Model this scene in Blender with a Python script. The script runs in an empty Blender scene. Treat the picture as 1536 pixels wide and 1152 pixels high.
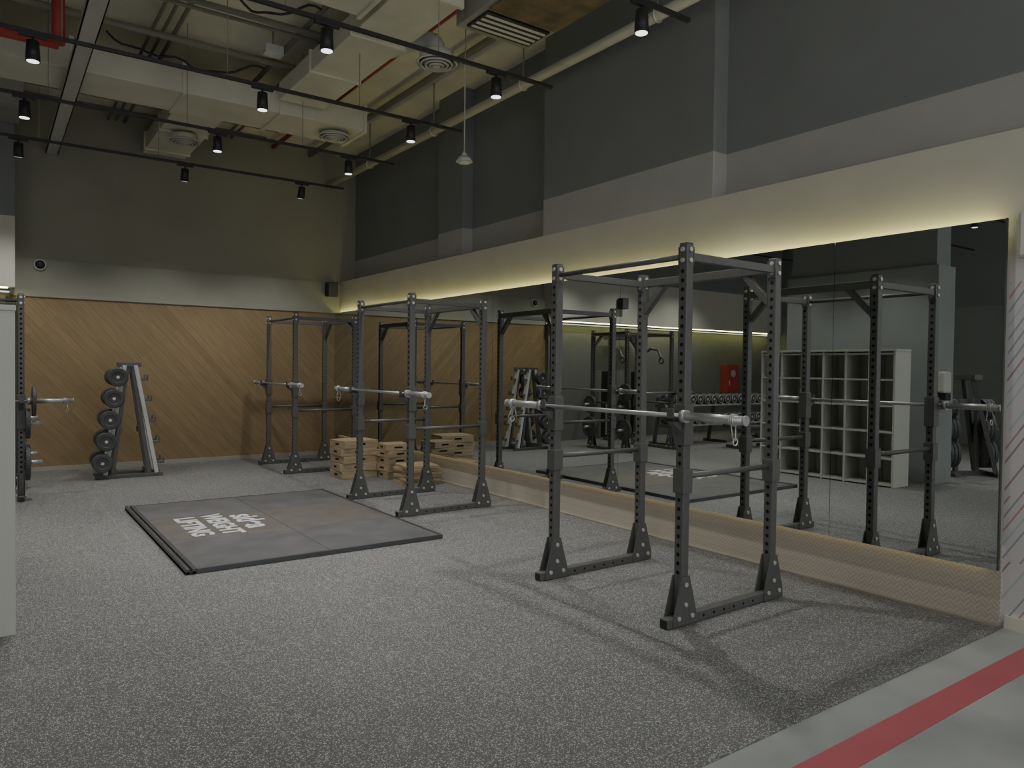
import bpy, bmesh, math, random
from mathutils import Vector, Matrix, Euler
random.seed(7)
sc=bpy.context.scene
# ------------------------------------------------------------------ materials
def srgb(c):
    return tuple(((x/255)/12.92 if x/255<=.04045 else ((x/255+.055)/1.055)**2.4) for x in c)+(1,)
class NT:
    def __init__(s,name):
        s.m=bpy.data.materials.new(name); s.m.use_nodes=True; s.t=s.m.node_tree; s.n=s.t.nodes; s.b=s.n["Principled BSDF"]
    def new(s,t,**k):
        n=s.n.new(t)
        for a,v in k.items(): setattr(n,a,v)
        return n
    def link(s,a,b): s.t.links.new(a,b)
    def math(s,op,a,b=None,c=None):
        n=s.new("ShaderNodeMath",operation=op)
        for i,v in enumerate((a,b,c)):
            if v is None: continue
            if hasattr(v,"links"): s.link(v,n.inputs[i])
            else: n.inputs[i].default_value=v
        return n.outputs[0]
    def mix(s,f,a,b,mode='MIX'):
        n=s.new("ShaderNodeMix",data_type='RGBA',blend_type=mode)
        for i,v in ((0,f),(6,a),(7,b)):
            if hasattr(v,"links"): s.link(v,n.inputs[i])
            else: n.inputs[i].default_value=v
        return n.outputs[2]
    def pos(s): return s.new("ShaderNodeNewGeometry").outputs["Position"]
    def noise(s,vec,scale,detail=3):
        n=s.new("ShaderNodeTexNoise"); n.inputs["Scale"].default_value=scale; n.inputs["Detail"].default_value=detail
        s.link(vec,n.inputs["Vector"]); return n.outputs["Fac"]
    def ramp(s,f,*st):
        n=s.new("ShaderNodeValToRGB"); e=n.color_ramp.elements
        while len(e)<len(st): e.new(.5)
        for i,(p,c) in enumerate(st): e[i].position=p; e[i].color=c
        s.link(f,n.inputs[0]); return n.outputs[0]
    def bump(s,h,strength=.3,dist=.01):
        n=s.new("ShaderNodeBump"); n.inputs["Strength"].default_value=strength; n.inputs["Distance"].default_value=dist
        s.link(h,n.inputs["Height"]); s.link(n.outputs[0],s.b.inputs["Normal"])
def plain(name,col,rough=.6,metal=0,var=.08,scale=3,bump=0):
    t=NT(name); c=srgb(col); p=t.pos(); f=t.noise(p,scale)
    lo=tuple(x*(1-var) for x in c[:3])+(1,); hi=tuple(min(1,x*(1+var)) for x in c[:3])+(1,)
    t.link(t.ramp(f,(.3,lo),(.7,hi)),t.b.inputs["Base Color"])
    t.b.inputs["Roughness"].default_value=rough; t.b.inputs["Metallic"].default_value=metal
    if bump: t.bump(t.noise(p,scale*12),bump,.004)
    return t.m
def emis(name,col,st):
    t=NT(name); t.b.inputs["Base Color"].default_value=srgb(col)
    t.b.inputs["Emission Color"].default_value=srgb(col); t.b.inputs["Emission Strength"].default_value=st
    return t.m
M={}
M['fascia']=plain("beige_paint",(202,199,186),.7,var=.03)
M['band']=plain("gray_paint",(172,171,166),.75,var=.04)
M['dark']=plain("dark_gray_paint",(128,131,130),.8,var=.05,scale=1.5)
M['olive']=plain("olive_gray_paint",(148,146,131),.8,var=.06,scale=1.2)
M['oband']=plain("olive_band_paint",(150,150,136),.75,var=.04)
M['gwall']=plain("gray_green_paint",(138,143,141),.8,var=.04)
M['gwall2']=plain("gray_wall_paint",(108,110,106),.8,var=.05)
M['ceil']=plain("ceiling_concrete",(226,223,203),.9,var=.12,scale=1.6,bump=.3)
M['steel']=plain("rack_black_powder_coat",(94,94,92),.42,.1,var=.06,scale=30)
M['hole']=plain("hole_shadow_black",(10,10,10),.9)
M['bolt']=plain("bolt_steel",(205,205,200),.4,.4)
M['chrome']=plain("barbell_chrome",(188,188,187),.35,.6,var=.03)
M['rubber']=plain("black_rubber",(76,77,78),.6,var=.1,scale=20)
M['white']=plain("white_laminate",(186,186,178),.6,var=.02)
M['silver']=plain("silver_paint",(200,203,200),.45,.05,var=.03)
M['duct']=plain("duct_painted_metal",(212,210,194),.6,.05,var=.1,scale=2)
M['duct2']=plain("duct_gray_insulation",(158,157,147),.7,.05,var=.12,scale=2)
M['pipe']=plain("conduit_gray",(140,139,128),.55,.1)
M['rust']=plain("stained_drip_tray",(128,112,86),.7,.1,var=.35,scale=5)
M['red']=plain("red_pipe_paint",(172,70,64),.5)
M['black']=plain("black_plastic",(42,42,43),.5)
M['mframe']=plain("mirror_edge",(70,74,72),.4)
M['matgray']=plain("platform_rubber",(97,97,99),.42,var=.16,scale=4)
M['mattan']=plain("platform_center_board",(101,98,94),.42,var=.12,scale=5)
M['logo']=plain("white_print",(192,193,195),.6,var=.02)
M['frame']=plain("platform_frame_steel",(84,85,87),.4,.3)
M['skirt']=plain("aluminium_skirting",(168,164,152),.4,.3)
M['redline']=plain("red_floor_paint",(176,88,97),.45,var=.05)
M['lamp']=emis("lamp_lens",(245,248,250),2.5)
M['led']=emis("led_strip_warm",(255,246,158),15)
M['led2']=emis("led_strip_warm_low",(255,232,180),2.6)
# mirror
t=NT("mirror_glass"); t.b.inputs["Base Color"].default_value=(.66,.69,.67,1); t.b.inputs["Metallic"].default_value=1; t.b.inputs["Roughness"].default_value=0.0
M['mirror']=t.m
# speckled rubber floor
t=NT("speckled_rubber_floor"); p=t.pos()
nz=t.new("ShaderNodeTexNoise"); nz.inputs["Scale"].default_value=120; nz.inputs["Detail"].default_value=1; t.link(p,nz.inputs["Vector"])
sc_=t.new("ShaderNodeVectorMath",operation='SCALE'); t.link(nz.outputs["Color"],sc_.inputs[0]); sc_.inputs["Scale"].default_value=.007
ad=t.new("ShaderNodeVectorMath",operation='ADD'); t.link(p,ad.inputs[0]); t.link(sc_.outputs[0],ad.inputs[1])
def fleck(scale,thr,size,seed):
    v=t.new("ShaderNodeTexVoronoi"); v.inputs["Scale"].default_value=scale
    t.link(ad.outputs[0],v.inputs["Vector"])
    s_=t.new("ShaderNodeSeparateColor"); t.link(v.outputs["Color"],s_.inputs[0])
    k=t.math('LESS_THAN',s_.outputs[seed],thr); d=t.math('LESS_THAN',v.outputs["Distance"],size)
    return t.math('MULTIPLY',k,d)
f1=fleck(125,.34,.40,0); f2=fleck(210,.36,.45,1)
ff=t.math('MAXIMUM',f1,t.math('MULTIPLY',f2,.7))
base=t.ramp(t.noise(p,.9),(.3,srgb((88,89,90))),(.7,srgb((99,99,100))))
br=t.new("ShaderNodeTexBrick"); br.offset=0; t.link(p,br.inputs["Vector"])
br.inputs["Scale"].default_value=1; br.inputs["Brick Width"].default_value=1; br.inputs["Row Height"].default_value=1; br.inputs["Mortar Size"].default_value=.004
c=t.mix(ff,base,srgb((182,181,176)))
c=t.mix(t.math('MULTIPLY',br.outputs["Fac"],.4),c,srgb((144,144,141)))
t.link(c,t.b.inputs["Base Color"]); t.b.inputs["Roughness"].default_value=.7
t.bump(ff,.2,.002); M['floor']=t.m
# light concrete floor
t=NT("light_concrete_floor"); p=t.pos(); n1=t.noise(p,2.2,6); 
t.link(t.ramp(n1,(.3,srgb((142,146,144))),(.7,srgb((166,169,166)))),t.b.inputs["Base Color"]); t.b.inputs["Roughness"].default_value=.4; M['conc']=t.m
# diagonal wood
t=NT("diagonal_oak_planks"); s=t.new("ShaderNodeSeparateXYZ"); t.link(t.pos(),s.inputs[0])
pp=t.math('MULTIPLY',t.math('ADD',t.math('MULTIPLY',s.outputs[0],1.15),s.outputs[2]),.66)
qq=t.math('MULTIPLY',t.math('SUBTRACT',s.outputs[0],t.math('MULTIPLY',s.outputs[2],1.15)),.66)
cb=t.new("ShaderNodeCombineXYZ"); t.link(qq,cb.inputs[0]); t.link(pp,cb.inputs[1])
br=t.new("ShaderNodeTexBrick"); br.offset=.37; t.link(cb.outputs[0],br.inputs["Vector"])
br.inputs["Scale"].default_value=1; br.inputs["Brick Width"].default_value=3.1; br.inputs["Row Height"].default_value=.10; br.inputs["Mortar Size"].default_value=.0018; br.inputs["Bias"].default_value=0
br.inputs["Color1"].default_value=srgb((140,120,86)); br.inputs["Color2"].default_value=srgb((153,132,97)); br.inputs["Mortar"].default_value=srgb((116,98,70))
mp=t.new("ShaderNodeMapping"); t.link(cb.outputs[0],mp.inputs[0]); mp.inputs["Scale"].default_value=(1.2,16,1)
g=t.noise(mp.outputs[0],2.5,5)
t.link(t.mix(.65,br.outputs["Color"],t.ramp(g,(.3,(.64,.62,.58,1)),(.7,(1.0,1.0,1.0,1))),'MULTIPLY'),t.b.inputs["Base Color"]); t.b.inputs["Roughness"].default_value=.5
M['wood']=t.m
# pale block wood
t=NT("pale_plywood"); p=t.pos(); mp=t.new("ShaderNodeMapping"); t.link(p,mp.inputs[0]); mp.inputs["Scale"].default_value=(3,3,40)
t.link(t.ramp(t.noise(mp.outputs[0],2,4),(.3,srgb((156,138,110))),(.7,srgb((192,173,142)))),t.b.inputs["Base Color"]); M['ply']=t.m
# tread plate
t=NT("treadplate_panel"); s=t.new("ShaderNodeSeparateXYZ"); t.link(t.pos(),s.inputs[0])
y=s.outputs[1]; z=s.outputs[2]
ck=t.new("ShaderNodeTexChecker"); ck.inputs["Scale"].default_value=1
cb=t.new("ShaderNodeCombineXYZ")
u=t.math('MULTIPLY',t.math('ADD',y,z),16); v=t.math('MULTIPLY',t.math('SUBTRACT',y,z),16)
t.link(u,cb.inputs[0]); t.link(v,cb.inputs[1]); cb.inputs[2].default_value=.5
t.link(cb.outputs[0],ck.inputs["Vector"])
a1=t.math('SINE',t.math('MULTIPLY',u,12.566)); a2=t.math('SINE',t.math('MULTIPLY',v,12.566))
hh=t.math('ADD',t.math('MULTIPLY',ck.outputs["Fac"],a1),t.math('MULTIPLY',t.math('SUBTRACT',1,ck.outputs["Fac"]),a2))
t.link(t.ramp(hh,(.0,srgb((174,167,154))),(.9,srgb((192,185,171)))),t.b.inputs["Base Color"])
t.b.inputs["Roughness"].default_value=.5; t.bump(hh,.16,.002); M['tread']=t.m
# striped wall
t=NT("white_wall_diagonal_stripes"); s=t.new("ShaderNodeSeparateXYZ"); t.link(t.pos(),s.inputs[0]); y=s.outputs[1]; z=s.outputs[2]
dg=t.math('FRACT',t.math('MULTIPLY',t.math('ADD',t.math('MULTIPLY',y,1.6),z),12))
m1=t.math('LESS_THAN',dg,.24)
cell=t.new("ShaderNodeTexWhiteNoise",noise_dimensions='2D'); cb=t.new("ShaderNodeCombineXYZ")
t.link(t.math('FLOOR',t.math('MULTIPLY',t.math('ADD',t.math('MULTIPLY',y,1.6),z),12)),cb.inputs[0]); t.link(t.math('FLOOR',t.math('MULTIPLY',z,2.5)),cb.inputs[1]); t.link(cb.outputs[0],cell.inputs[0])
r=t.new("ShaderNodeValToRGB"); r.color_ramp.interpolation='CONSTANT'; e=r.color_ramp.elements
for i,(p_,c_) in enumerate([(0,(184,144,146)),(.25,(204,201,199)),(.5,(152,160,168)),(.7,(174,188,190)),(.88,(160,136,142))]):
    if i>1: e.new(p_)
    e[i].position=p_; e[i].color=srgb(c_)
t.link(cell.outputs[0],r.inputs[0])
hi=t.math('LESS_THAN',z,2.1)
t.link(t.mix(t.math('MULTIPLY',m1,hi),srgb((204,201,199)),r.outputs[0]),t.b.inputs["Base Color"]); t.b.inputs["Roughness"].default_value=.6; M['stripe']=t.m

# ------------------------------------------------------------------ builder
class B:
    def __init__(s,name): s.name=name; s.bm=bmesh.new(); s.mats=[]
    def mi(s,k):
        if k not in s.mats: s.mats.append(k)
        return s.mats.index(k)
    def _fin(s,vs,mat,smooth=False):
        i=s.mi(mat); fs=set(f for v in vs for f in v.link_faces)
        for f in fs:
            f.material_index=i
            if smooth and len(f.verts)==4: f.smooth=True
    def box(s,lo,hi,mat,bev=0,rot=None,piv=None):
        c=[(a+b)/2 for a,b in zip(lo,hi)]; d=[abs(b-a) for a,b in zip(lo,hi)]
        m=Matrix.Translation(c)@Matrix.Diagonal((*d,1))
        if rot:
            pv=Vector(piv if piv else c); m=Matrix.Translation(pv)@Euler(rot).to_matrix().to_4x4()@Matrix.Translation(-pv)@m
        r=bmesh.ops.create_cube(s.bm,size=1,matrix=m); vs=r['verts']
        s._fin(vs,mat)
        if bev:
            es=list(set(e for v in vs for e in v.link_edges))
            rr=bmesh.ops.bevel(s.bm,geom=es,offset=bev,segments=2,affect='EDGES',profile=.5,material=s.mi(mat))
        return s
    def bar(s,a,b,w,h,mat,bev=0,up=(0,0,1)):
        a=Vector(a);b=Vector(b);d=b-a;L=d.length;x=d.normalized();u=Vector(up)
        if abs(x.dot(u))>.99: u=Vector((1,0,0))
        y=u.cross(x).normalized(); z=x.cross(y)
        m=Matrix((( x.x,y.x,z.x,0),(x.y,y.y,z.y,0),(x.z,y.z,z.z,0),(0,0,0,1)))
        m=Matrix.Translation((a+b)/2)@m@Matrix.Diagonal((L,w,h,1))
        vs=bmesh.ops.create_cube(s.bm,size=1,matrix=m)['verts']; s._fin(vs,mat)
        if bev: bmesh.ops.bevel(s.bm,geom=list(set(e for v in vs for e in v.link_edges)),offset=bev,segments=2,affect='EDGES',material=s.mi(mat))
        return s
    def cyl(s,a,b,r,mat,r2=None,seg=16,cap=True):
        a=Vector(a);b=Vector(b);d=b-a;L=d.length
        q=Vector((0,0,1)).rotation_difference(d.normalized()).to_matrix().to_4x4()
        m=Matrix.Translation((a+b)/2)@q
        vs=bmesh.ops.create_cone(s.bm,cap_ends=cap,segments=seg,radius1=r,radius2=r if r2 is None else r2,depth=L,matrix=m)['verts']
        s._fin(vs,mat,True); return s
    def torus(s,c,axis,R,r,mat,seg=20,sub=6,arc=1.0):
        q=Vector((0,0,1)).rotation_difference(Vector(axis).normalized()).to_matrix()
        c=Vector(c); rings=[]
        n=seg if arc>=1 else int(seg*arc)+1
        for i in range(n):
            a=2*math.pi*i/seg; ring=[]
            for j in range(sub):
                b=2*math.pi*j/sub
                ring.append(s.bm.verts.new(c+q@Vector(((R+r*math.cos(b))*math.cos(a),(R+r*math.cos(b))*math.sin(a),r*math.sin(b)))))
            rings.append(ring)
        k=s.mi(mat)
        for i in range(n if arc>=1 else n-1):
            A=rings[i];Bb=rings[(i+1)%n]
            for j in range(sub):
                f=s.bm.faces.new((A[j],Bb[j],Bb[(j+1)%sub],A[(j+1)%sub])); f.material_index=k; f.smooth=True
        return s
    def tube(s,pts,r,mat,seg=8,rib=0):
        pts=[Vector(p) for p in pts]; k=s.mi(mat); rings=[]
        for i,p in enumerate(pts):
            d=(pts[min(i+1,len(pts)-1)]-pts[max(i-1,0)]).normalized()
            q=Vector((0,0,1)).rotation_difference(d).to_matrix(); rr=r*(1+(rib if i%2 else 0))
            rings.append([s.bm.verts.new(p+q@Vector((rr*math.cos(2*math.pi*j/seg),rr*math.sin(2*math.pi*j/seg),0))) for j in range(seg)])
        for A,Bb in zip(rings,rings[1:]):
            for j in range(seg):
                f=s.bm.faces.new((A[j],A[(j+1)%seg],Bb[(j+1)%seg],Bb[j])); f.material_index=k; f.smooth=True
        return s
    def prism(s,pts,axis_vec,mat):
        vs=[s.bm.verts.new(Vector(p)) for p in pts]; k=s.mi(mat)
        f=s.bm.faces.new(vs); f.material_index=k
        r=bmesh.ops.extrude_face_region(s.bm,geom=[f]); nv=[g for g in r['geom'] if isinstance(g,bmesh.types.BMVert)]
        bmesh.ops.translate(s.bm,vec=Vector(axis_vec),verts=nv)
        for v in nv:
            for f in v.link_faces: f.material_index=k
        return s
    def lathe(s,c,axis,prof,mat,seg=28):
        q=Vector((0,0,1)).rotation_difference(Vector(axis).normalized()).to_matrix(); c=Vector(c); k=s.mi(mat); rings=[]
        for t_,r in prof:
            rings.append([s.bm.verts.new(c+q@Vector((r*math.cos(2*math.pi*i/seg),r*math.sin(2*math.pi*i/seg),t_))) for i in range(seg)])
        for A,Bb in zip(rings,rings[1:]):
            for i in range(seg):
                f=s.bm.faces.new((A[i],A[(i+1)%seg],Bb[(i+1)%seg],Bb[i])); f.material_index=k
        for R_ in (rings[0][::-1],rings[-1]):
            f=s.bm.faces.new(R_); f.material_index=k
        return s
    def mesh(s):
        bmesh.ops.recalc_face_normals(s.bm,faces=s.bm.faces)
        me=bpy.data.meshes.new(s.name); s.bm.to_mesh(me); s.bm.free()
        for k in s.mats: me.materials.append(M[k])
        return me
    def done(s,loc=(0,0,0),rz=0,parent=None):
        o=bpy.data.objects.new(s.name,s.mesh()); o.location=loc; o.rotation_euler=(0,0,rz)
        sc.collection.objects.link(o)
        if parent: o.parent=parent
        return o
def inst(name,me,loc,rz=0):
    o=bpy.data.objects.new(name,me); o.location=loc; o.rotation_euler=(0,0,rz); sc.collection.objects.link(o); return o

# ------------------------------------------------------------------ room shell
XW=5.05; YB=12.35; ZC=5.3; XL=-7.5; YF=-3.0
B("floor").box((XL,1.86,-.12),(5.5,YB+.2,0),'floor').done()
B("floor_concrete").box((XL,YF,-.12),(5.5,1.86,-.006),'conc').done()
B("trim_floor_red_line").box((-3,1.51,-.006),(XW,1.655,-.003),'redline').done()
B("ceiling").box((XL,YF,ZC),(5.6,YB+.3,ZC+.15),'ceil').done()
w=B("wall_right")
w.box((XW,1.88,0),(XW+.6,YB+.2,3.02),'fascia')
w.box((XW+.18,YF,3.02),(XW+.6,4.15,3.42),'band'); w.box((XW+.18,YF,3.42),(XW+.6,4.15,ZC),'dark')
w.box((XW+.0,4.15,3.02),(XW+.6,6.5,3.42),'band'); w.box((XW,4.15,3.42),(XW+.6,6.5,ZC),'dark')
w.box((XW+.30,6.5,3.02),(XW+.6,YB+.2,3.42),'band'); w.box((XW+.30,6.5,3.42),(XW+.6,YB+.2,ZC),'dark')
w.box((XW+.14,8.45,3.02),(XW+.3,9.1,3.42),'band'); w.box((XW+.14,8.45,3.42),(XW+.3,9.1,ZC),'dark')
w.box((XW,YF,2.45),(XW+.6,1.88,3.02),'fascia')
w.done()
B("wall_right_striped").box((XW,YF,-.006),(XW+.6,1.88,2.45),'stripe').done()
B("baseboard_right").box((XW-.012,YF,-.006),(XW,1.86,.07),'fascia').done()
b=B("wall_back")
b.box((.25,YB,0),(5.6,YB+.3,2.47),'wood'); b.box((.25,YB-.03,2.47),(XW,YB+.3,3.0),'oband'); b.box((.25,YB,3.0),(5.6,YB+.3,ZC),'olive')
b.done()
b=B("wall_back_left")
b.box((XL,YB-.1,0),(.25,YB+.3,2.5),'gwall2'); b.box((XL,YB-.42,2.55),(.30,YB+.3,3.5),'fascia'); b.box((XL,YB-.42,3.5),(.30,YB+.3,ZC),'dark')
b.box((XL,YB-.18,0),(.2,YB-.1,2.46),'gwall2'); b.done()
B("led_strip_cove").box((XL+.3,YB-.40,2.535),(.22,YB-.36,2.549),'led').done()
b=B("baseboard_back"); b.box((.25,YB-.015,0),(XW,YB,.06),'skirt'); b.done()
B("wall_left").box((XL-.2,YF,0),(XL,YB,3.0),'gwall').box((XL-.2,YF,3.0),(XL,YB,ZC),'dark').done()
b=B("wall_column"); b.box((-1.25,4.85,0),(-.75,7.2,3.05),'gwall'); b.box((-1.2,4.9,3.05),(-.8,7.15,ZC),'dark'); b.done()
b=B("wall_mirror"); ys=[1.88,2.97,5.17,7.37,9.57,11.77,YB-.002]
for a,c in zip(ys,ys[1:]):
    b.box((4.97,a+.0015,.35),(4.976,c-.0015,2.475),'mirror')
b.box((4.977,1.885,.36),(4.99,YB-.01,2.46),'mframe')
b.box((4.99,1.95,.5),(XW,YB-.05,2.3),'mframe')
b.box((4.968,1.872,.35),(4.99,1.88,2.478),'mframe'); b.done()
B("led_strip_mirror_top").box((4.995,1.95,2.445),(5.012,YB-.1,2.457),'led').done()
B("led_strip_mirror_bottom").box((4.992,1.95,.362),(5.006,YB-.1,.372),'led2').done()
b=B("trim_kick_panel"); b.box((XW-.02,1.88,.012),(XW,YB,.5),'tread'); b.box((4.985,1.88,0),(XW,YB,.012),'skirt'); b.done()
# ------------------------------------------------------------------ power rack
def rack_mesh(d=.90,w=1.2,h=2.3,bar=True,hooks=1.27):
    b=B("power_rack"); t_=.062; hs=t_/2
    X=(-d/2,d/2); Y=(-w/2,w/2)
    for xi,x in enumerate(X):
        for yi,y in enumerate(Y):
            b.box((x-hs,y-hs,.06),(x+hs,y+hs,h),'steel',.006)
            z=.32
            while z<h-.12:
                for sx in (-1,1):
                    b.cyl((x+sx*(hs-.001),y,z),(x+sx*(hs+.0012),y,z),.0125,'hole',seg=10)
                z+=.055
            for sy in (-1,1):
                yy=y+sy*(hs+.001); e=.006*sy
                b.prism([(x-.035,yy,.30),(x+.035,yy,.30),(x+.105,yy,.062),(x+.105,yy,.005),(x-.105,yy,.005),(x-.105,yy,.062)],(0,e,0),'steel')
                yo=yy+e
                for bx,bz in ((0,.25),(0,.13),(-.06,.055),(.06,.055)):
                    b.cyl((x+bx,yo,bz),(x+bx,yo+.009*sy,bz),.015,'bolt',seg=6)
            for zz in (h-.035,h-.10):
                for sx in (-1,1):
                    b.cyl((x+sx*hs,y,zz),(x+sx*(hs+.009),y,zz),.015,'bolt',seg=6)
                for sy in (-1,1):
                    b.cyl((x,y+sy*hs,zz),(x,y+sy*(hs+.009),zz),.015,'bolt',seg=6)
            b.box((x-hs+.003,y-hs+.003,h),(x+hs-.003,y+hs-.003,h+.004),'black')
    for y in Y:
        b.box((X[0]-.15,y-hs,.001),(X[1]+.11,y+hs,.06),'steel',.005)
        for e in (X[0]-.15,X[1]+.11): b.box((e-.003,y-hs+.006,.008),(e+.003,y+hs-.006,.052),'black')
        xx=X[0]+.18
        while xx<X[1]-.14:
            b.cyl((xx,y-hs-.001,.03),(xx,y+hs+.001,.03),.009,'hole',seg=8); xx+=.1
        b.box((X[0]+hs,y-.02,h-.10),(X[1]-hs,y+.02,h-.05),'steel',.004)
        for x in X:
            s_=1 if x<0 else -1
            b.box((x+s_*hs,y-hs,h-.13),(x+s_*(hs+.006),y+hs,h-.02),'steel')
        b.cyl((X[0]+hs,y,.90),(X[1]-hs,y,.90),.018,'steel')
        for x in X:
            b.box((x-.042,y-.042,.80),(x+.042,y+.042,.95),'steel',.004)
    b.cyl((X[0],Y[0]+hs,h-.075),(X[0],Y[1]-hs,h-.075),.018,'steel')
    for y,s_ in ((Y[0],1),(Y[1],-1)):
        b.box((X[0]-hs,y+s_*hs,h-.13),(X[0]+hs,y+s_*(hs+.006),h-.02),'steel')
        b.box((X[1]-hs,y+s_*hs,h-.33),(X[1]+hs,y+s_*(hs+.006),h-.02),'steel')
    b.box((X[1]-.03,Y[0]+hs,h-.10),(X[1]+.03,Y[1]-hs,h-.04),'steel',.004)
    for y,s_ in ((Y[0],1),(Y[1],-1)):
        b.bar((X[1],y+s_*.03,h-.30),(X[1],y+s_*.24,h-.085),.05,.045,'steel',.003)
    for y in Y:
        b.box((X[0]-.04,y-.042,hooks-.18),(X[0]+.042,y+.042,hooks+.07),'steel',.004)
        b.box((X[0]-.125,y-.025,hooks-.035),(X[0]-.04,y+.025,hooks-.015),'black',.002)
        b.box((X[0]-.125,y-.025,hooks-.015),(X[0]-.115,y+.025,hooks+.045),'steel',.002)
        b.prism([(X[0]-.04,y-.02,hooks-.035),(X[0]-.125,y-.02,hooks-.035),(X[0]-.04,y-.02,hooks-.10)],(0,.04,0),'steel')
    if bar:
        bx=X[0]-.078; z=hooks; 
        b.cyl((bx,-.66,z),(bx,.66,z),.0145,'chrome')
        for s_ in (-1,1):
            b.cyl((bx,s_*.655,z),(bx,s_*.69,z),.038,'chrome',seg=20)
            b.cyl((bx,s_*.69,z),(bx,s_*1.09,z),.026,'chrome',seg=20)
            b.cyl((bx,s_*1.09,z),(bx,s_*1.1,z),.029,'chrome',seg=20)
            for k in range(3): b.torus((bx,s_*(1.03-.012*k),z),(0,1,0),.031,.0035,'bolt',seg=16,sub=5)
            b.cyl((bx,s_*1.03,z-.03),(bx-.025,s_*1.05,z-.11),.004,'bolt',seg=6); b.cyl((bx,s_*1.0,z-.03),(bx+.02,s_*1.0,z-.11),.004,'bolt',seg=6)
            b.torus((bx,s_*1.03,z-.12),(0,1,0),.02,.004,'bolt',seg=12,sub=5)
    return b
def plate(b,c,ax,r,th=.05):
    b.lathe(c,ax,[(0,r*.97),(.004,r),(th-.004,r),(th,r*.97),(th,r*.86),(th-.008,r*.83),(th-.008,r*.32),(th,r*.28),(th,r*.14)],'rubber')
    a=Vector(ax).normalized(); c=Vector(c)
    b.cyl(c+a*(th-.001),c+a*(th+.003),r*.13,'bolt',seg=16)
r1=rack_mesh().mesh()
inst("power_rack",r1,(3.855,3.60,0),math.radians(1))
inst("power_rack",r1,(3.99,7.38,0),math.radians(1.5))
inst("power_rack",r1,(4.02,10.92,0),math.radians(0))
r4=rack_mesh(d=.94,w=1.2,hooks=1.11)
for z,rr in ((.42,.20),(.86,.17)):
    for x in (-.47,.47):
        r4.cyl((x,-.63,z),(x,-.80,z),.024,'chrome'); plate(r4,(x,-.64,z),(0,-1,0),rr,.045)
plate(r4,(-.548,-.70,1.11),(0,-1,0),.17,.035)
o=r4.done((-.30,10.30,0),math.radians(90)); 
# ------------------------------------------------------------------ platform
b=B("weightlifting_platform")
x0,x1,y0,y1=1.17,3.33,5.70,8.61
b.box((x0,y0,.001),(x0+.03,y1,.045),'frame',.004); b.box((x0+.045,y0,.001),(x0+.075,y1,.045),'frame',.004)
b.box((x0,y0,.001),(x0+.075,y1,.022),'black')
b.box((x0+.075,y0,.001),(x1,y0+.025,.04),'frame',.003); b.box((x0+.075,y1-.025,.001),(x1,y1,.04),'frame',.003); b.box((x1-.025,y0+.025,.001),(x1,y1-.025,.04),'frame',.003)
ya=[y0+.028,6.66,7.70,y1-.028]; xa=[x0+.078,2.28,x1-.028]
for i in range(3):
    for j in range(2):
        b.box((xa[j]+.002,ya[i]+.002,.001),(xa[j+1]-.002,ya[i+1]-.002,.038),'mattan' if i==1 else 'matgray',.003)
plat=b.done()
def text(s,size,cx,cy,off):
    cu=bpy.data.curves.new("t",'FONT'); cu.body=s; cu.size=size; cu.align_x='CENTER'; cu.align_y='CENTER'; cu.extrude=.0006; cu.offset=off
    o=bpy.data.objects.new("t",cu); sc.collection.objects.link(o); bpy.context.view_layer.update()
    me=bpy.data.meshes.new_from_object(o.evaluated_get(bpy.context.evaluated_depsgraph_get())); bpy.data.objects.remove(o)
    me.materials.clear(); me.materials.append(M['logo'])
    m=bpy.data.objects.new("platform_print_"+s.lower(),me); sc.collection.objects.link(m)
    m.location=(cx,cy,.0392); m.rotation_euler=(0,0,-math.pi/2); m.parent=plat
text("sidea",.34,2.06,7.22,.010); text("WEIGHT",.25,1.79,7.22,.009); text("LIFTING",.25,1.54,7.22,.009)
# ------------------------------------------------------------------ dumbbell tree
b=B("dumbbell_tree")
for y in (-.17,.17):
    b.box((-.40,y-.03,.0),(.42,y+.03,.05),'steel',.005)
    b.bar((-.05,y,1.52),(-.28,y,.05),.05,.08,'silver',.004,up=(0,1,0)); b.bar((.08,y,1.52),(.34,y,.05),.05,.08,'silver',.004,up=(0,1,0))
    b.bar((-.02,y,1.50),(-.19,y,.05),.05,.05,'steel',.004,up=(0,1,0)); b.bar((.05,y,1.50),(.25,y,.05),.05,.05,'steel',.004,up=(0,1,0))
    b.box((-.12,y-.035,1.50),(.15,y+.035,1.56),'steel',.005)
b.box((-.03,-.17,1.42),(.05,.17,1.5),'steel'); b.box((-.20,-.17,.05),(-.14,.17,.11),'steel'); b.box((.2,-.17,.05),(.26,.17,.11),'steel')
b.box((-.12,-.17,.6),(-.08,.17,.68),'steel'); b.box((.12,-.17,.6),(.18,.17,.68),'steel')
for i in range(5):
    z=.22+.285*i; t_=(1.52-z)/1.47
    xl=-.05-.23*t_; xr=.08+.26*t_
    for y in (-.17,.17):
        b.box((xl-.12,y-.03,z-.045),(xl-.02,y+.03,z-.015),'steel',.004); b.box((xl-.135,y-.03,z-.045),(xl-.12,y+.03,z+.03),'steel',.004)
        b.box((xr+.02,y-.03,z-.045),(xr+.11,y+.03,z-.015),'steel',.004); b.box((xr+.11,y-.03,z-.045),(xr+.125,y+.03,z+.03),'steel',.004)
    c=xl-.065
    b.cyl((c,-.22,z),(c,.22,z),.017,'chrome')
    for s_ in (-1,1):
        rr=.125
        b.lathe((c,s_*.21,z),(0,s_,0),[(0,rr*.9),(.012,rr),(.10,rr),(.115,rr*.92),(.115,rr*.6),(.108,rr*.55),(.108,.01)],'rubber',24)
        b.torus((c,s_*.322,z),(0,1,0),rr*.86,.003,'bolt',seg=28,sub=4)
        b.cyl((c,s_*.317,z),(c,s_*.321,z),.02,'bolt',seg=16)
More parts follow.
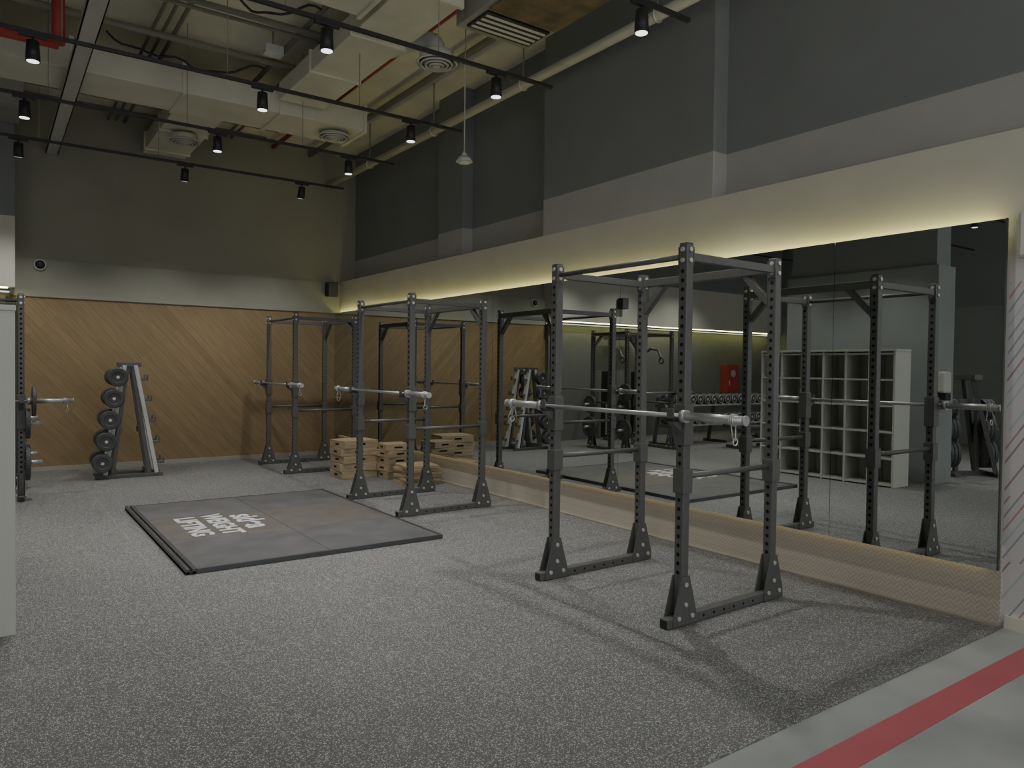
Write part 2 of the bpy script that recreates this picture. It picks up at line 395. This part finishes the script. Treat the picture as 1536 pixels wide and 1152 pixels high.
b.done((1.56,11.25,0),math.radians(-3))
# ------------------------------------------------------------------ wooden blocks
def blocks(cx,cy,lx,ly,zs,rots):
    b=B("wooden_block_stack"); z=0
    for k,(h,a) in enumerate(zip(zs,rots)):
        A=math.radians(a); dx=random.uniform(-.015,.015)
        def bx(lo,hi,m='ply'): b.box((lo[0]+dx,lo[1],lo[2]),(hi[0]+dx,hi[1],hi[2]),m,.003,rot=(0,0,A),piv=(0,0,z))
        t_=.02; g=.003
        if h>.06:
            bx((-lx/2,-ly/2,z),(lx/2,-ly/2+t_,z+h-g)); bx((-lx/2,ly/2-t_,z),(lx/2,ly/2,z+h-g))
            bx((-lx/2,-ly/2+t_,z),(-lx/2+t_,ly/2-t_,z+h-g)); bx((lx/2-t_,-ly/2+t_,z),(lx/2,ly/2-t_,z+h-g))
            bx((-lx/2+t_,-ly/2+t_,z+h-.025),(lx/2-t_,ly/2-t_,z+h-g))
            bx((-.06,-ly/2-.002,z+h*.38),(.06,-ly/2+.001,z+h*.62),'hole')
            b.box((-lx/2-.002+dx,-.05,z+h*.38),(-lx/2+.001+dx,.05,z+h*.62),'hole',0,rot=(0,0,A),piv=(0,0,z))
        else: bx((-lx/2,-ly/2,z),(lx/2,ly/2,z+h-g))
        z+=h
    b.done((cx,cy,0))
blocks(4.17,9.62,.52,.42,[.105]*5,[2,-3,4,0,6])
blocks(4.62,9.28,.36,.36,[.10,.10,.10,.09,.09],[-4,5,0,8,-6])
blocks(4.66,8.66,.46,.46,[.045,.04,.045,.04,.045,.04],[3,-4,8,-2,5,-9])
# ------------------------------------------------------------------ cubby shelf
b=B("cubby_shelf"); X0,X1,Y0,Y1,Hh=-.27,.125,4.97,7.05,1.83; tk=.03
b.box((X0,Y0,.0),(X1,Y0+tk,Hh),'white',.002)
for i in range(1,7):
    y=Y0+tk/2+(Y1-Y0-tk)*i/6; b.box((X0,y-tk/2,0),(X1,y+tk/2,Hh),'white',.002)
for j in range(6):
    z=.03+(Hh-.06)*j/5; b.box((X0,Y0+tk,z-.012),(X1-.002,Y1-tk,z+.012),'white')
b.box((X0,Y0-.01,Hh),(X1+.005,Y1+.01,Hh+.03),'white',.003); b.box((X0-.012,Y0,0),(X0,Y1,Hh),'white'); b.done()
# ------------------------------------------------------------------ opposite side gym objects (seen in the mirror)
b=B("dumbbell_rack")
L=3.4
for x in (-L/2,L/2,0):
    b.box((x-.03,-.30,0),(x+.03,.30,.06),'steel',.004); b.bar((x,.18,.05),(x,.02,.95),.06,.06,'steel',.003)
for z,y in ((.42,-.12),(.82,.02)):
    for yy in (y-.11,y+.11): b.box((-L/2,yy-.025,z-.03),(L/2,yy+.025,z+.01),'silver',.003)
    b.box((-L/2-.02,y-.14,z-.05),(-L/2,y+.14,z+.02),'steel'); b.box((L/2,y-.14,z-.05),(L/2+.02,y+.14,z+.02),'steel')
    n=15
    for i in range(n):
        x=-L/2+.13+i*(L-.26)/(n-1)
        b.cyl((x,y-.1,z+.115),(x,y+.1,z+.115),.016,'chrome',seg=10)
        for s_ in (-1,1):
            b.lathe((x,y+s_*.06,z+.115),(0,s_,0),[(0,.09),(.01,.105),(.10,.105),(.11,.09),(.11,.01)],'rubber',16)
            b.torus((x,y+s_*.17,z+.115),(0,1,0),.085,.006,'bolt',seg=18,sub=4); b.cyl((x,y+s_*.165,z+.115),(x,y+s_*.172,z+.115),.03,'bolt',seg=12)
b.done((-2.95,10.4,0),0)
b=B("workout_bench")
b.box((-.5,-.14,.38),(.25,.14,.45),'rubber',.02); b.box((.27,-.14,.385),(.62,.14,.455),'rubber',.02,rot=(0,-.25,0))
b.box((-.45,-.04,.30),(.5,.04,.37),'steel',.004); b.bar((-.35,0,.05),(-.1,0,.33),.06,.06,'steel'); b.bar((.4,0,.05),(.15,0,.33),.06,.06,'steel')
b.box((-.42,-.28,0),(-.34,.28,.06),'steel',.004); b.box((.38,-.22,0),(.46,.22,.06),'steel',.004); b.done((-2.6,9.2,0),math.radians(15))
b=B("plate_storage_tree")
b.box((-.35,-.3,0),(-.29,.3,.06),'steel',.004); b.box((.29,-.3,0),(.35,.3,.06),'steel',.004); b.box((-.3,-.03,.0),(.3,.03,.06),'steel')
for x in (-.16,.16): b.box((x-.03,-.03,.06),(x+.03,.03,1.15),'steel',.004)
b.box((-.16,-.03,1.1),(.16,.03,1.16),'steel')
for z,r in ((.33,.22),(.70,.19),(1.02,.14)):
    for s_ in (-1,1):
        b.cyl((s_*.19,0,z),(s_*.48,0,z),.024,'chrome')
        for k in range(3): plate(b,(s_*(.20+.055*k),0,z),(s_,0,0),r,.05)
b.bar((-.3,.25,.05),(.0,.1,1.5),.06,.06,'steel'); b.bar((-.3,-.25,.05),(.0,-.1,1.5),.06,.06,'steel'); b.box((-.06,-.25,1.45),(.06,.25,1.53),'steel',.004)
b.done((-2.2,5.05,0),.6)
b=B("cable_machine")
for x in (-.45,.45):
    b.box((x-.1,-.12,0),(x+.1,.12,.07),'steel',.005); b.box((x-.05,-.05,.07),(x+.05,.05,2.2),'steel',.006)
    b.box((x-.09,.06,.07),(x+.09,.2,1.5),'black',.004)
    for k in range(14): b.box((x-.08,.05,.12+k*.05),(x+.08,.058,.16+k*.05),'silver')
    s_=-1 if x<0 else 1
    b.tube([(x+s_*.05,-.05,1.9),(x+s_*.12,-.2,2.02),(x+s_*.14,-.4,1.98),(x+s_*.14,-.5,1.8)],.03,'steel',10)
    b.torus((x+s_*.14,-.5,1.75),(1,0,0),.06,.018,'rubber')
b.box((-.5,-.06,2.2),(.5,.2,2.32),'steel',.01); b.box((-.4,.1,0),(.4,.16,.07),'steel')
b.done((-1.55,11.75,0),0)
b=B("fire_extinguisher_cabinet"); b.box((-.24,-.10,0),(.24,.10,.72),'red',.01); b.box((-.20,-.112,.04),(.20,-.10,.68),'red',.003); b.cyl((0,-.118,.5),(0,-.112,.5),.09,'white',seg=24); b.box((.14,-.13,.2),(.16,-.112,.32),'bolt'); b.done((-5.55,YB-.28,.98),0)
b=B("sanitizer_dispenser"); b.box((-.11,-.05,-.18),(.11,.05,.12),'white',.025); b.box((-.07,-.06,-.28),(.07,.04,-.18),'black',.01); b.done((-.87,4.795,1.45),0)
b=B("wall_speaker"); b.box((-.03,-.10,-.14),(.07,.10,.14),'white',.02); b.box((-.034,-.08,-.12),(-.03,.08,.12),'fascia',.001); b.box((.06,-.02,-.04),(.105,.02,.04),'black'); b.done((XW-.105,1.70,2.36))
b=B("wall_speaker"); b.box((-.09,-.09,-.12),(.09,.07,.12),'black',.01); b.box((-.08,-.095,-.11),(.08,-.09,.11),'rubber'); b.box((-.03,.06,-.03),(.03,.10,.03),'black'); b.done((4.86,YB-.12,2.87))
b=B("wall_speaker"); b.box((-.09,-.09,-.12),(.09,.07,.12),'black',.01); b.box((-.08,-.095,-.11),(.08,-.09,.11),'rubber'); b.box((-.03,.06,-.03),(.03,.13,.03),'black'); b.done((-1.5,YB-.53,3.0))
b=B("dome_camera"); b.lathe((0,0,0),(0,-1,0),[(0,.085),(.02,.085),(.045,.075)],'white'); 
b.lathe((0,-.045,0),(0,-1,0),[(0,.06),(.02,.056),(.04,.04),(.05,.018)],'black'); b.done((.60,YB-.03,2.92))
# ------------------------------------------------------------------ ceiling services
def diffuser(x,y,z,nk=.10):
    b=B("round_air_diffuser")
    for k,(r,zz) in enumerate(((.20,0),(.155,.012),(.11,.02),(.065,.028))):
        b.torus((0,0,-zz),(0,0,1),r,.012,'white',seg=32,sub=6)
        b.cyl((0,0,-zz-.002+.01),(0,0,-zz+.012),r-.02,'pipe',r2=r-.04,seg=32)
    b.cyl((0,0,-.04),(0,0,-.03),.04,'white'); b.cyl((0,0,0.008),(0,0,nk),.17,'duct',seg=28)
    b.done((x,y,z))
def duct(x0,x1,y0,y1,z0,z1,ax=0,mat='duct'):
    b=B("air_duct"); b.box((x0,y0,z0),(x1,y1,z1),mat,.01)
    if ax==0:
        x=x1-.03
        while x>x0: b.box((x-.02,y0-.02,z0-.02),(x+.02,y1+.02,z1+.02),mat); x-=1.1
    else:
        y=y0+.03
        while y<y1: b.box((x0-.02,y-.02,z0-.02),(x1+.02,y+.02,z1+.02),mat); y+=1.1
    b.done()
duct(XL+.05,4.05,9.0,9.75,4.62,4.93); duct(-.68,2.8,5.7,6.35,4.74,4.95); duct(1.9,2.5,9.8,12.3,4.72,4.95,1)
duct(2.86,3.42,5.6,8.9,4.74,4.95,1); duct(-.2,.35,9.8,11.9,4.72,4.93,1,'duct2')
b=B("fan_coil_unit"); b.box((3.56,4.55,4.72),(4.38,5.95,5.06),'duct2',.01); b.box((3.60,4.6,4.695),(4.34,5.45,4.72),'rust',.004)
b.box((3.62,5.5,4.70),(4.32,5.85,4.72),'black')
for k in range(4): b.box((3.64,5.54+k*.08,4.692),(4.30,5.57+k*.08,4.702),'duct')
b.box((3.6,4.2,4.78),(4.3,4.55,5.0),'duct',.008)
for x in (3.54,4.40):
    for y in (4.7,5.8): b.cyl((x,y,4.75),(x,y,ZC),.006,'pipe',seg=6)
b.done()
diffuser(3.68,6.52,4.60); diffuser(3.72,9.3,4.56,.04) ; diffuser(2.2,10.9,4.60,.09); diffuser(2.2,3.2,4.62)
for a,c in (((3.43,7.1,4.86),(3.68,6.52,4.72)),):
    a=Vector(a); c=Vector(c); top=Vector((c.x,c.y,4.93)); pts=[]
    for i in range(25):
        u_=i/24; pts.append(a*(1-u_)**2+top*2*u_*(1-u_)+c*u_*u_)
    B("flexible_duct").tube(pts,.085,'silver',14,.08).done()
b=B("cable_tray"); b.box((.67,YF,4.50),(.82,YB,4.515),'white'); b.box((.67,YF,4.50),(.68,YB,4.57),'white'); b.box((.81,YF,4.50),(.82,YB,4.57),'white'); b.done()
b=B("sprinkler_pipe"); b.cyl((3.88,YF,5.18),(3.88,YB,5.18),.035,'red'); b.done()
b=B("sprinkler_pipe"); b.cyl((.55,8.2,4.55),(.55,8.2,ZC),.055,'red'); b.cyl((.55,8.2,4.55),(-2,8.2,4.55),.05,'red'); b.done()
for x,z,r in ((1.45,5.14,.018),(1.55,5.14,.018),(1.66,5.14,.022),(2.75,5.12,.03),(3.1,5.2,.02),(3.2,5.2,.02),(4.5,5.15,.04)):
    B("conduit_pipe").cyl((x,YF,z),(x,YB-.02,z),r,'pipe',seg=10).done()
B("conduit_pipe").cyl((-.4,YF,5.12),(-.4,YB-.45,5.12),.04,'pipe',seg=10).done()
for y,z,r in ((3.3,5.02,.025),(3.42,5.02,.02),(7.6,5.04,.03),(7.75,5.04,.02),(8.5,5.0,.035),(10.1,5.04,.025),(10.9,5.02,.045),(11.5,5.04,.025)):
    B("conduit_pipe").cyl((XL+.05,y,z),(3.5,y,z),r,'pipe',seg=10).done()
for (x,y,l) in ((1.2,6.9,1.4),(1.0,8.65,1.6),(.2,7.3,1.3)):
    pts=[(x+l*i/20,y+.1*math.sin(i*.6),4.96-.16*math.sin(math.pi*i/20)-.02*math.sin(i*1.3)) for i in range(21)]
    B("hanging_cable").tube(pts,.012,'black',6).done()
for (x,y) in ((1.3,4.9),(2.6,8.3),(1.1,10.6),(.3,6.6)):
    b=B("junction_box"); b.box((x-.1,y-.07,5.0),(x+.1,y+.07,5.1),'silver',.006); b.cyl((x,y,5.1),(x,y,ZC),.012,'pipe',seg=8); b.done()
b=B("wall_pipe"); b.cyl((4.82,YF,4.67),(4.82,YB,4.67),.05,'duct',seg=16)
for y in range(0,12,2): b.torus((4.82,y+.6,4.67),(0,1,0),.055,.012,'bolt'); b.cyl((4.82,y+.6,4.69),(4.82,y+.6,ZC),.008,'pipe',seg=8)
b.done()
b=B("hanging_sensor"); b.cyl((0,0,.10),(0,0,ZC-3.66),.006,'white',seg=8); b.cyl((0,0,0),(0,0,.05),.085,'white',r2=.06,seg=24); b.cyl((0,0,.05),(0,0,.11),.04,'white',r2=.012,seg=16); b.cyl((0,0,-.012),(0,0,0),.06,'silver',seg=24); b.done((4.0,6.49,3.66))
# ------------------------------------------------------------------ track lighting
def track(y,xs,aim=(0,0)):
    e=bpy.data.objects.new("track_light_rail",None); e.location=(0,y,4.2); sc.collection.objects.link(e)
    b=B("rail"); b.box((XL+.3,-.018,-.03),(4.32,.018,.0),'black',.003)
    x=-6.0
    while x<4.3:
        b.cyl((x,0,0),(x,0,ZC-4.2),.004,'pipe',seg=6); x+=1.3
    for x,en in xs:
        b.box((x-.10,-.018,-.055),(x+.10,.018,-.03),'black',.003)
        b.cyl((x,0,-.055),(x,0,-.09),.009,'black',seg=8)
        d=Vector((aim[0],aim[1],-1)).normalized()
        c=Vector((x,0,-.085))
        b.cyl(c,c+d*.16,.045,'black',r2=.052,seg=24)
        b.cyl(c+d*.155,c+d*.162,.044,'lamp',seg=24)
        li=bpy.data.lights.new("spot",'SPOT'); li.energy=en; li.spot_size=math.radians(96); li.spot_blend=.75; li.shadow_soft_size=.04; li.color=(1,.985,.95)
        lo=bpy.data.objects.new("spot",li); sc.collection.objects.link(lo); lo.parent=e; lo.location=c+d*.18
        lo.rotation_euler=d.to_track_quat('-Z','Y').to_euler()
    b.done(parent=e)
S=104
XS=[(-3.3,S),(-1.5,S*.8),(.3,S),(2.12,S),(3.69,S)]
track(10.42,XS,(0,.35)); track(8.75,XS); track(7.08,XS); track(5.46,XS)
track(3.80,[(-3.3,S),(.3,S*.35),(2.12,S*.35),(3.82,S*1.3)]); track(2.15,[(-3.3,S),(1.2,S*.3),(3.9,S*.35)])
# ------------------------------------------------------------------ world + camera
wd=bpy.data.worlds.new("world"); sc.world=wd; wd.use_nodes=True
wd.node_tree.nodes["Background"].inputs[0].default_value=(.95,.97,1,1); wd.node_tree.nodes["Background"].inputs[1].default_value=1.2
cam=bpy.data.cameras.new("camera"); co=bpy.data.objects.new("camera",cam); sc.collection.objects.link(co)
cam.sensor_width=36; cam.lens=1100.2*36/1536; cam.clip_start=.05
yaw,pit,rol=[math.radians(a) for a in (35.5585,1.21864,.69313)]
F=Vector((math.sin(yaw)*math.cos(pit),math.cos(yaw)*math.cos(pit),-math.sin(pit)))
Rt=Vector((math.cos(yaw),-math.sin(yaw),0)); U=Rt.cross(F)
R2=math.cos(rol)*Rt+math.sin(rol)*U; U2=-math.sin(rol)*Rt+math.cos(rol)*U
m=Matrix((R2,U2,-F)).transposed().to_4x4(); m.translation=(0,0,1.54); co.matrix_world=m
sc.camera=co
